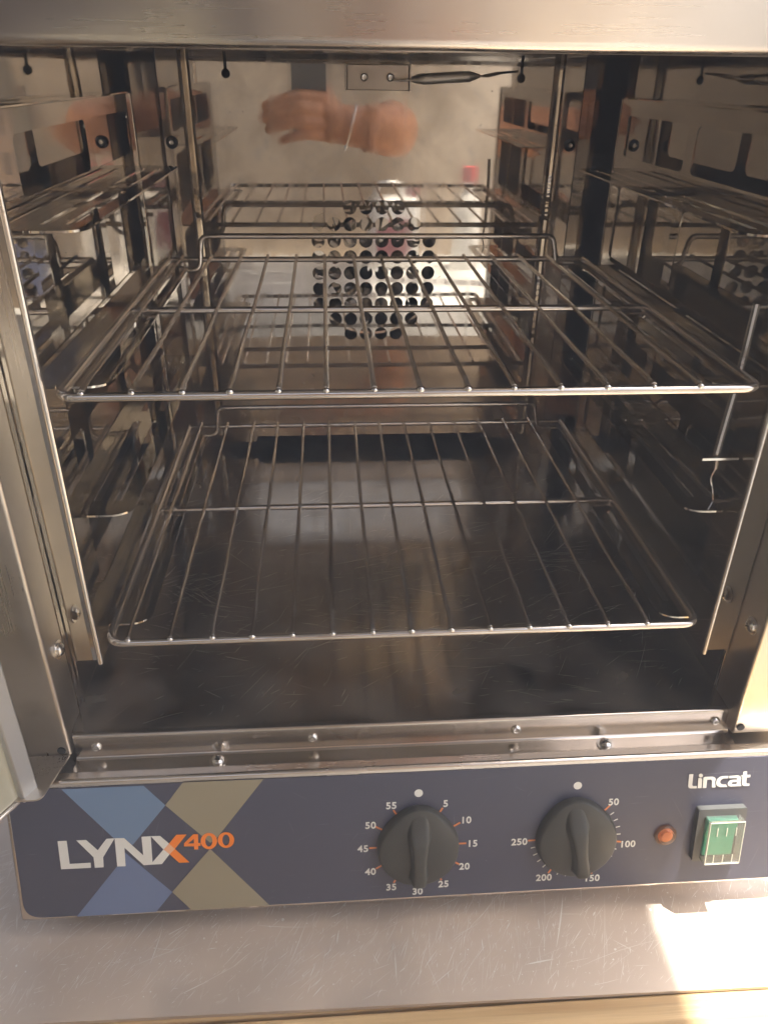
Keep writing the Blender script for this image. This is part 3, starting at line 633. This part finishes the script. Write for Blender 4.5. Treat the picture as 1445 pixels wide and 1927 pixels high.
def copy_tree(o, parent=None):
    c = o.copy(); COL.objects.link(c); c.parent = parent
    if parent is not None: c.matrix_parent_inverse = o.matrix_parent_inverse.copy()
    for ch in o.children: copy_tree(ch, c)
    return c
lo = copy_tree(up_); lo.location.z = .2430; lo['label'] = 'lower chrome wire shelf just above the dark oven floor'

# ------------------------------------------------------------------ photographer's hand with the phone, mirrored in the back plate
PHN = mat('phone_glass', (.10, .10, .105), .12, 0)
ph = thing('phone', 'grey phone held up to the oven, mirrored in the back plate', 'phone', tuple(CAM-FW*.016))
pm = Matrix((RT, UPV, -FW)).transposed().to_4x4(); pm.translation = CAM-FW*.010
obj('phone_body', BX(-.062, .010, -.135, .012, .0, .008), PHN, ph, bevel=.003, mw=pm)
SKN = mat('skin', (.50, .22, .125), .5, Subsurface_Weight=0)
m = SKN; LK(m, mixc(m, ramp(m, noise(m, s=60, detail=5), .35, .7), (.58, .28, .14), (.40, .17, .08)), bsdf(m).inputs['Base Color'])
bp = N(m, 'ShaderNodeBump', i_Strength=.4, i_Distance=.0012); LK(m, noise(m, s=180, detail=4), bp.inputs['Height']); LK(m, bp.outputs[0], bsdf(m).inputs['Normal'])
def skin(name, verts, edges, radii, root=0, lv=2):
    me = bpy.data.meshes.new(name); me.from_pydata(verts, edges, []); o = bpy.data.objects.new(name, me); COL.objects.link(o)
    o.modifiers.new('skin', 'SKIN'); sv = me.skin_vertices[0].data
    for v, r in zip(sv, radii): v.radius = r if isinstance(r, tuple) else (r, r)
    sv[root].use_root = True
    s_ = o.modifiers.new('sub', 'SUBSURF'); s_.levels = lv; s_.render_levels = lv
    dg = bpy.context.evaluated_depsgraph_get(); dg.update(); me2 = bpy.data.meshes.new_from_object(o.evaluated_get(dg), depsgraph=dg)
    bpy.data.objects.remove(o); return me2
HY = -.405
fing = [((-.060, HY+.008, .522), (-.098, HY+.022, .527), (-.142, HY+.020, .516), (-.176, HY+.006, .503)),
        ((-.058, HY+.012, .500), (-.100, HY+.028, .504), (-.148, HY+.024, .494), (-.184, HY+.008, .482)),
        ((-.056, HY+.010, .477), (-.096, HY+.025, .481), (-.140, HY+.021, .4735), (-.172, HY+.006, .4620)),
        ((-.052, HY+.005, .455), (-.086, HY+.016, .458), (-.120, HY+.012, .4520), (-.148, HY+.001, .4420))]
bm = bmesh.new()
palm = skin('palm', [(.012, HY-.008, .470), (-.014, HY-.004, .474), (-.040, HY+.000, .496), (-.038, HY-.002, .458), (-.062, HY+.004, .514), (-.060, HY+.002, .484), (-.052, HY+.000, .455), (.030, HY-.010, .468), (.048, HY-.016, .467), (.068, HY-.024, .466), (.086, HY-.034, .462), (.100, HY-.066, .459), (.106, HY-.150, .458), (.108, HY-.330, .462)],
            [(0, 1), (1, 2), (1, 3), (2, 4), (2, 5), (3, 6), (0, 7), (7, 8), (8, 9), (9, 10), (10, 11), (11, 12), (12, 13)], [.043, .040, .030, .028, .020, .020, .018, .046, .049, .052, .054, .055, .056, .056], lv=3)
bm.from_mesh(palm)
for f in fing:
    r0 = .0128 if f is not fing[3] else .0112
    b0 = tuple(Vector(f[0])+Vector((.028, -.006, -.002)))
    bm.from_mesh(skin('finger', [b0]+list(f), [(0, 1), (1, 2), (2, 3), (3, 4)], [r0*1.05, r0*1.12, r0, r0*.92, r0*.78]))
thumb = skin('thumb', [(-.02, HY-.02, .49), (-.035, HY-.045, .515), (-.052, HY-.052, .545), (-.075, HY-.050, .562)], [(0, 1), (1, 2), (2, 3)], [.018, .015, .013, .010])
bm.from_mesh(thumb)
me = bpy.data.meshes.new('person'); bm.to_mesh(me); bm.free()
per = obj_me('person', me, SKN)
rm = per.modifiers.new('weld', 'REMESH'); rm.mode = 'VOXEL'; rm.voxel_size = .0026; rm.use_smooth_shade = True
cs = per.modifiers.new('soft', 'SMOOTH'); cs.factor = .6; cs.iterations = 14
tag(per, 'bare hand and forearm holding the phone, mirrored in the oven back plate', 'person')
bg = bmesh.new(); c0 = Vector((.004, HY-.006, .470)); ring = [c0+Vector((.012*math.sin(t), .0425*math.cos(t), .0425*math.sin(t))) for t in [2*PI*k/40 for k in range(40)]]
obj('bracelet', tube(bg, ring, .0018, 8, True), mat('silver_bracelet', (.8, .78, .74), .2, 1), per)

# ------------------------------------------------------------------ thin air volume added to lift the blacks, in place of lens glare
hz = bpy.data.materials.new('added_haze'); hz.use_nodes = True; t_ = hz.node_tree; t_.nodes.clear()
pv = t_.nodes.new('ShaderNodeVolumePrincipled'); ou = t_.nodes.new('ShaderNodeOutputMaterial'); t_.links.new(pv.outputs[0], ou.inputs['Volume'])
pv.inputs['Color'].default_value = (.95, .92, .87, 1); pv.inputs['Density'].default_value = .20; pv.inputs['Anisotropy'].default_value = -.2
tag(obj('added_haze', BX(-8.2, 8.2, -8.2, 8.2, GZ-1.3, 2.6), hz, smooth=False), None, None, kind='stuff')
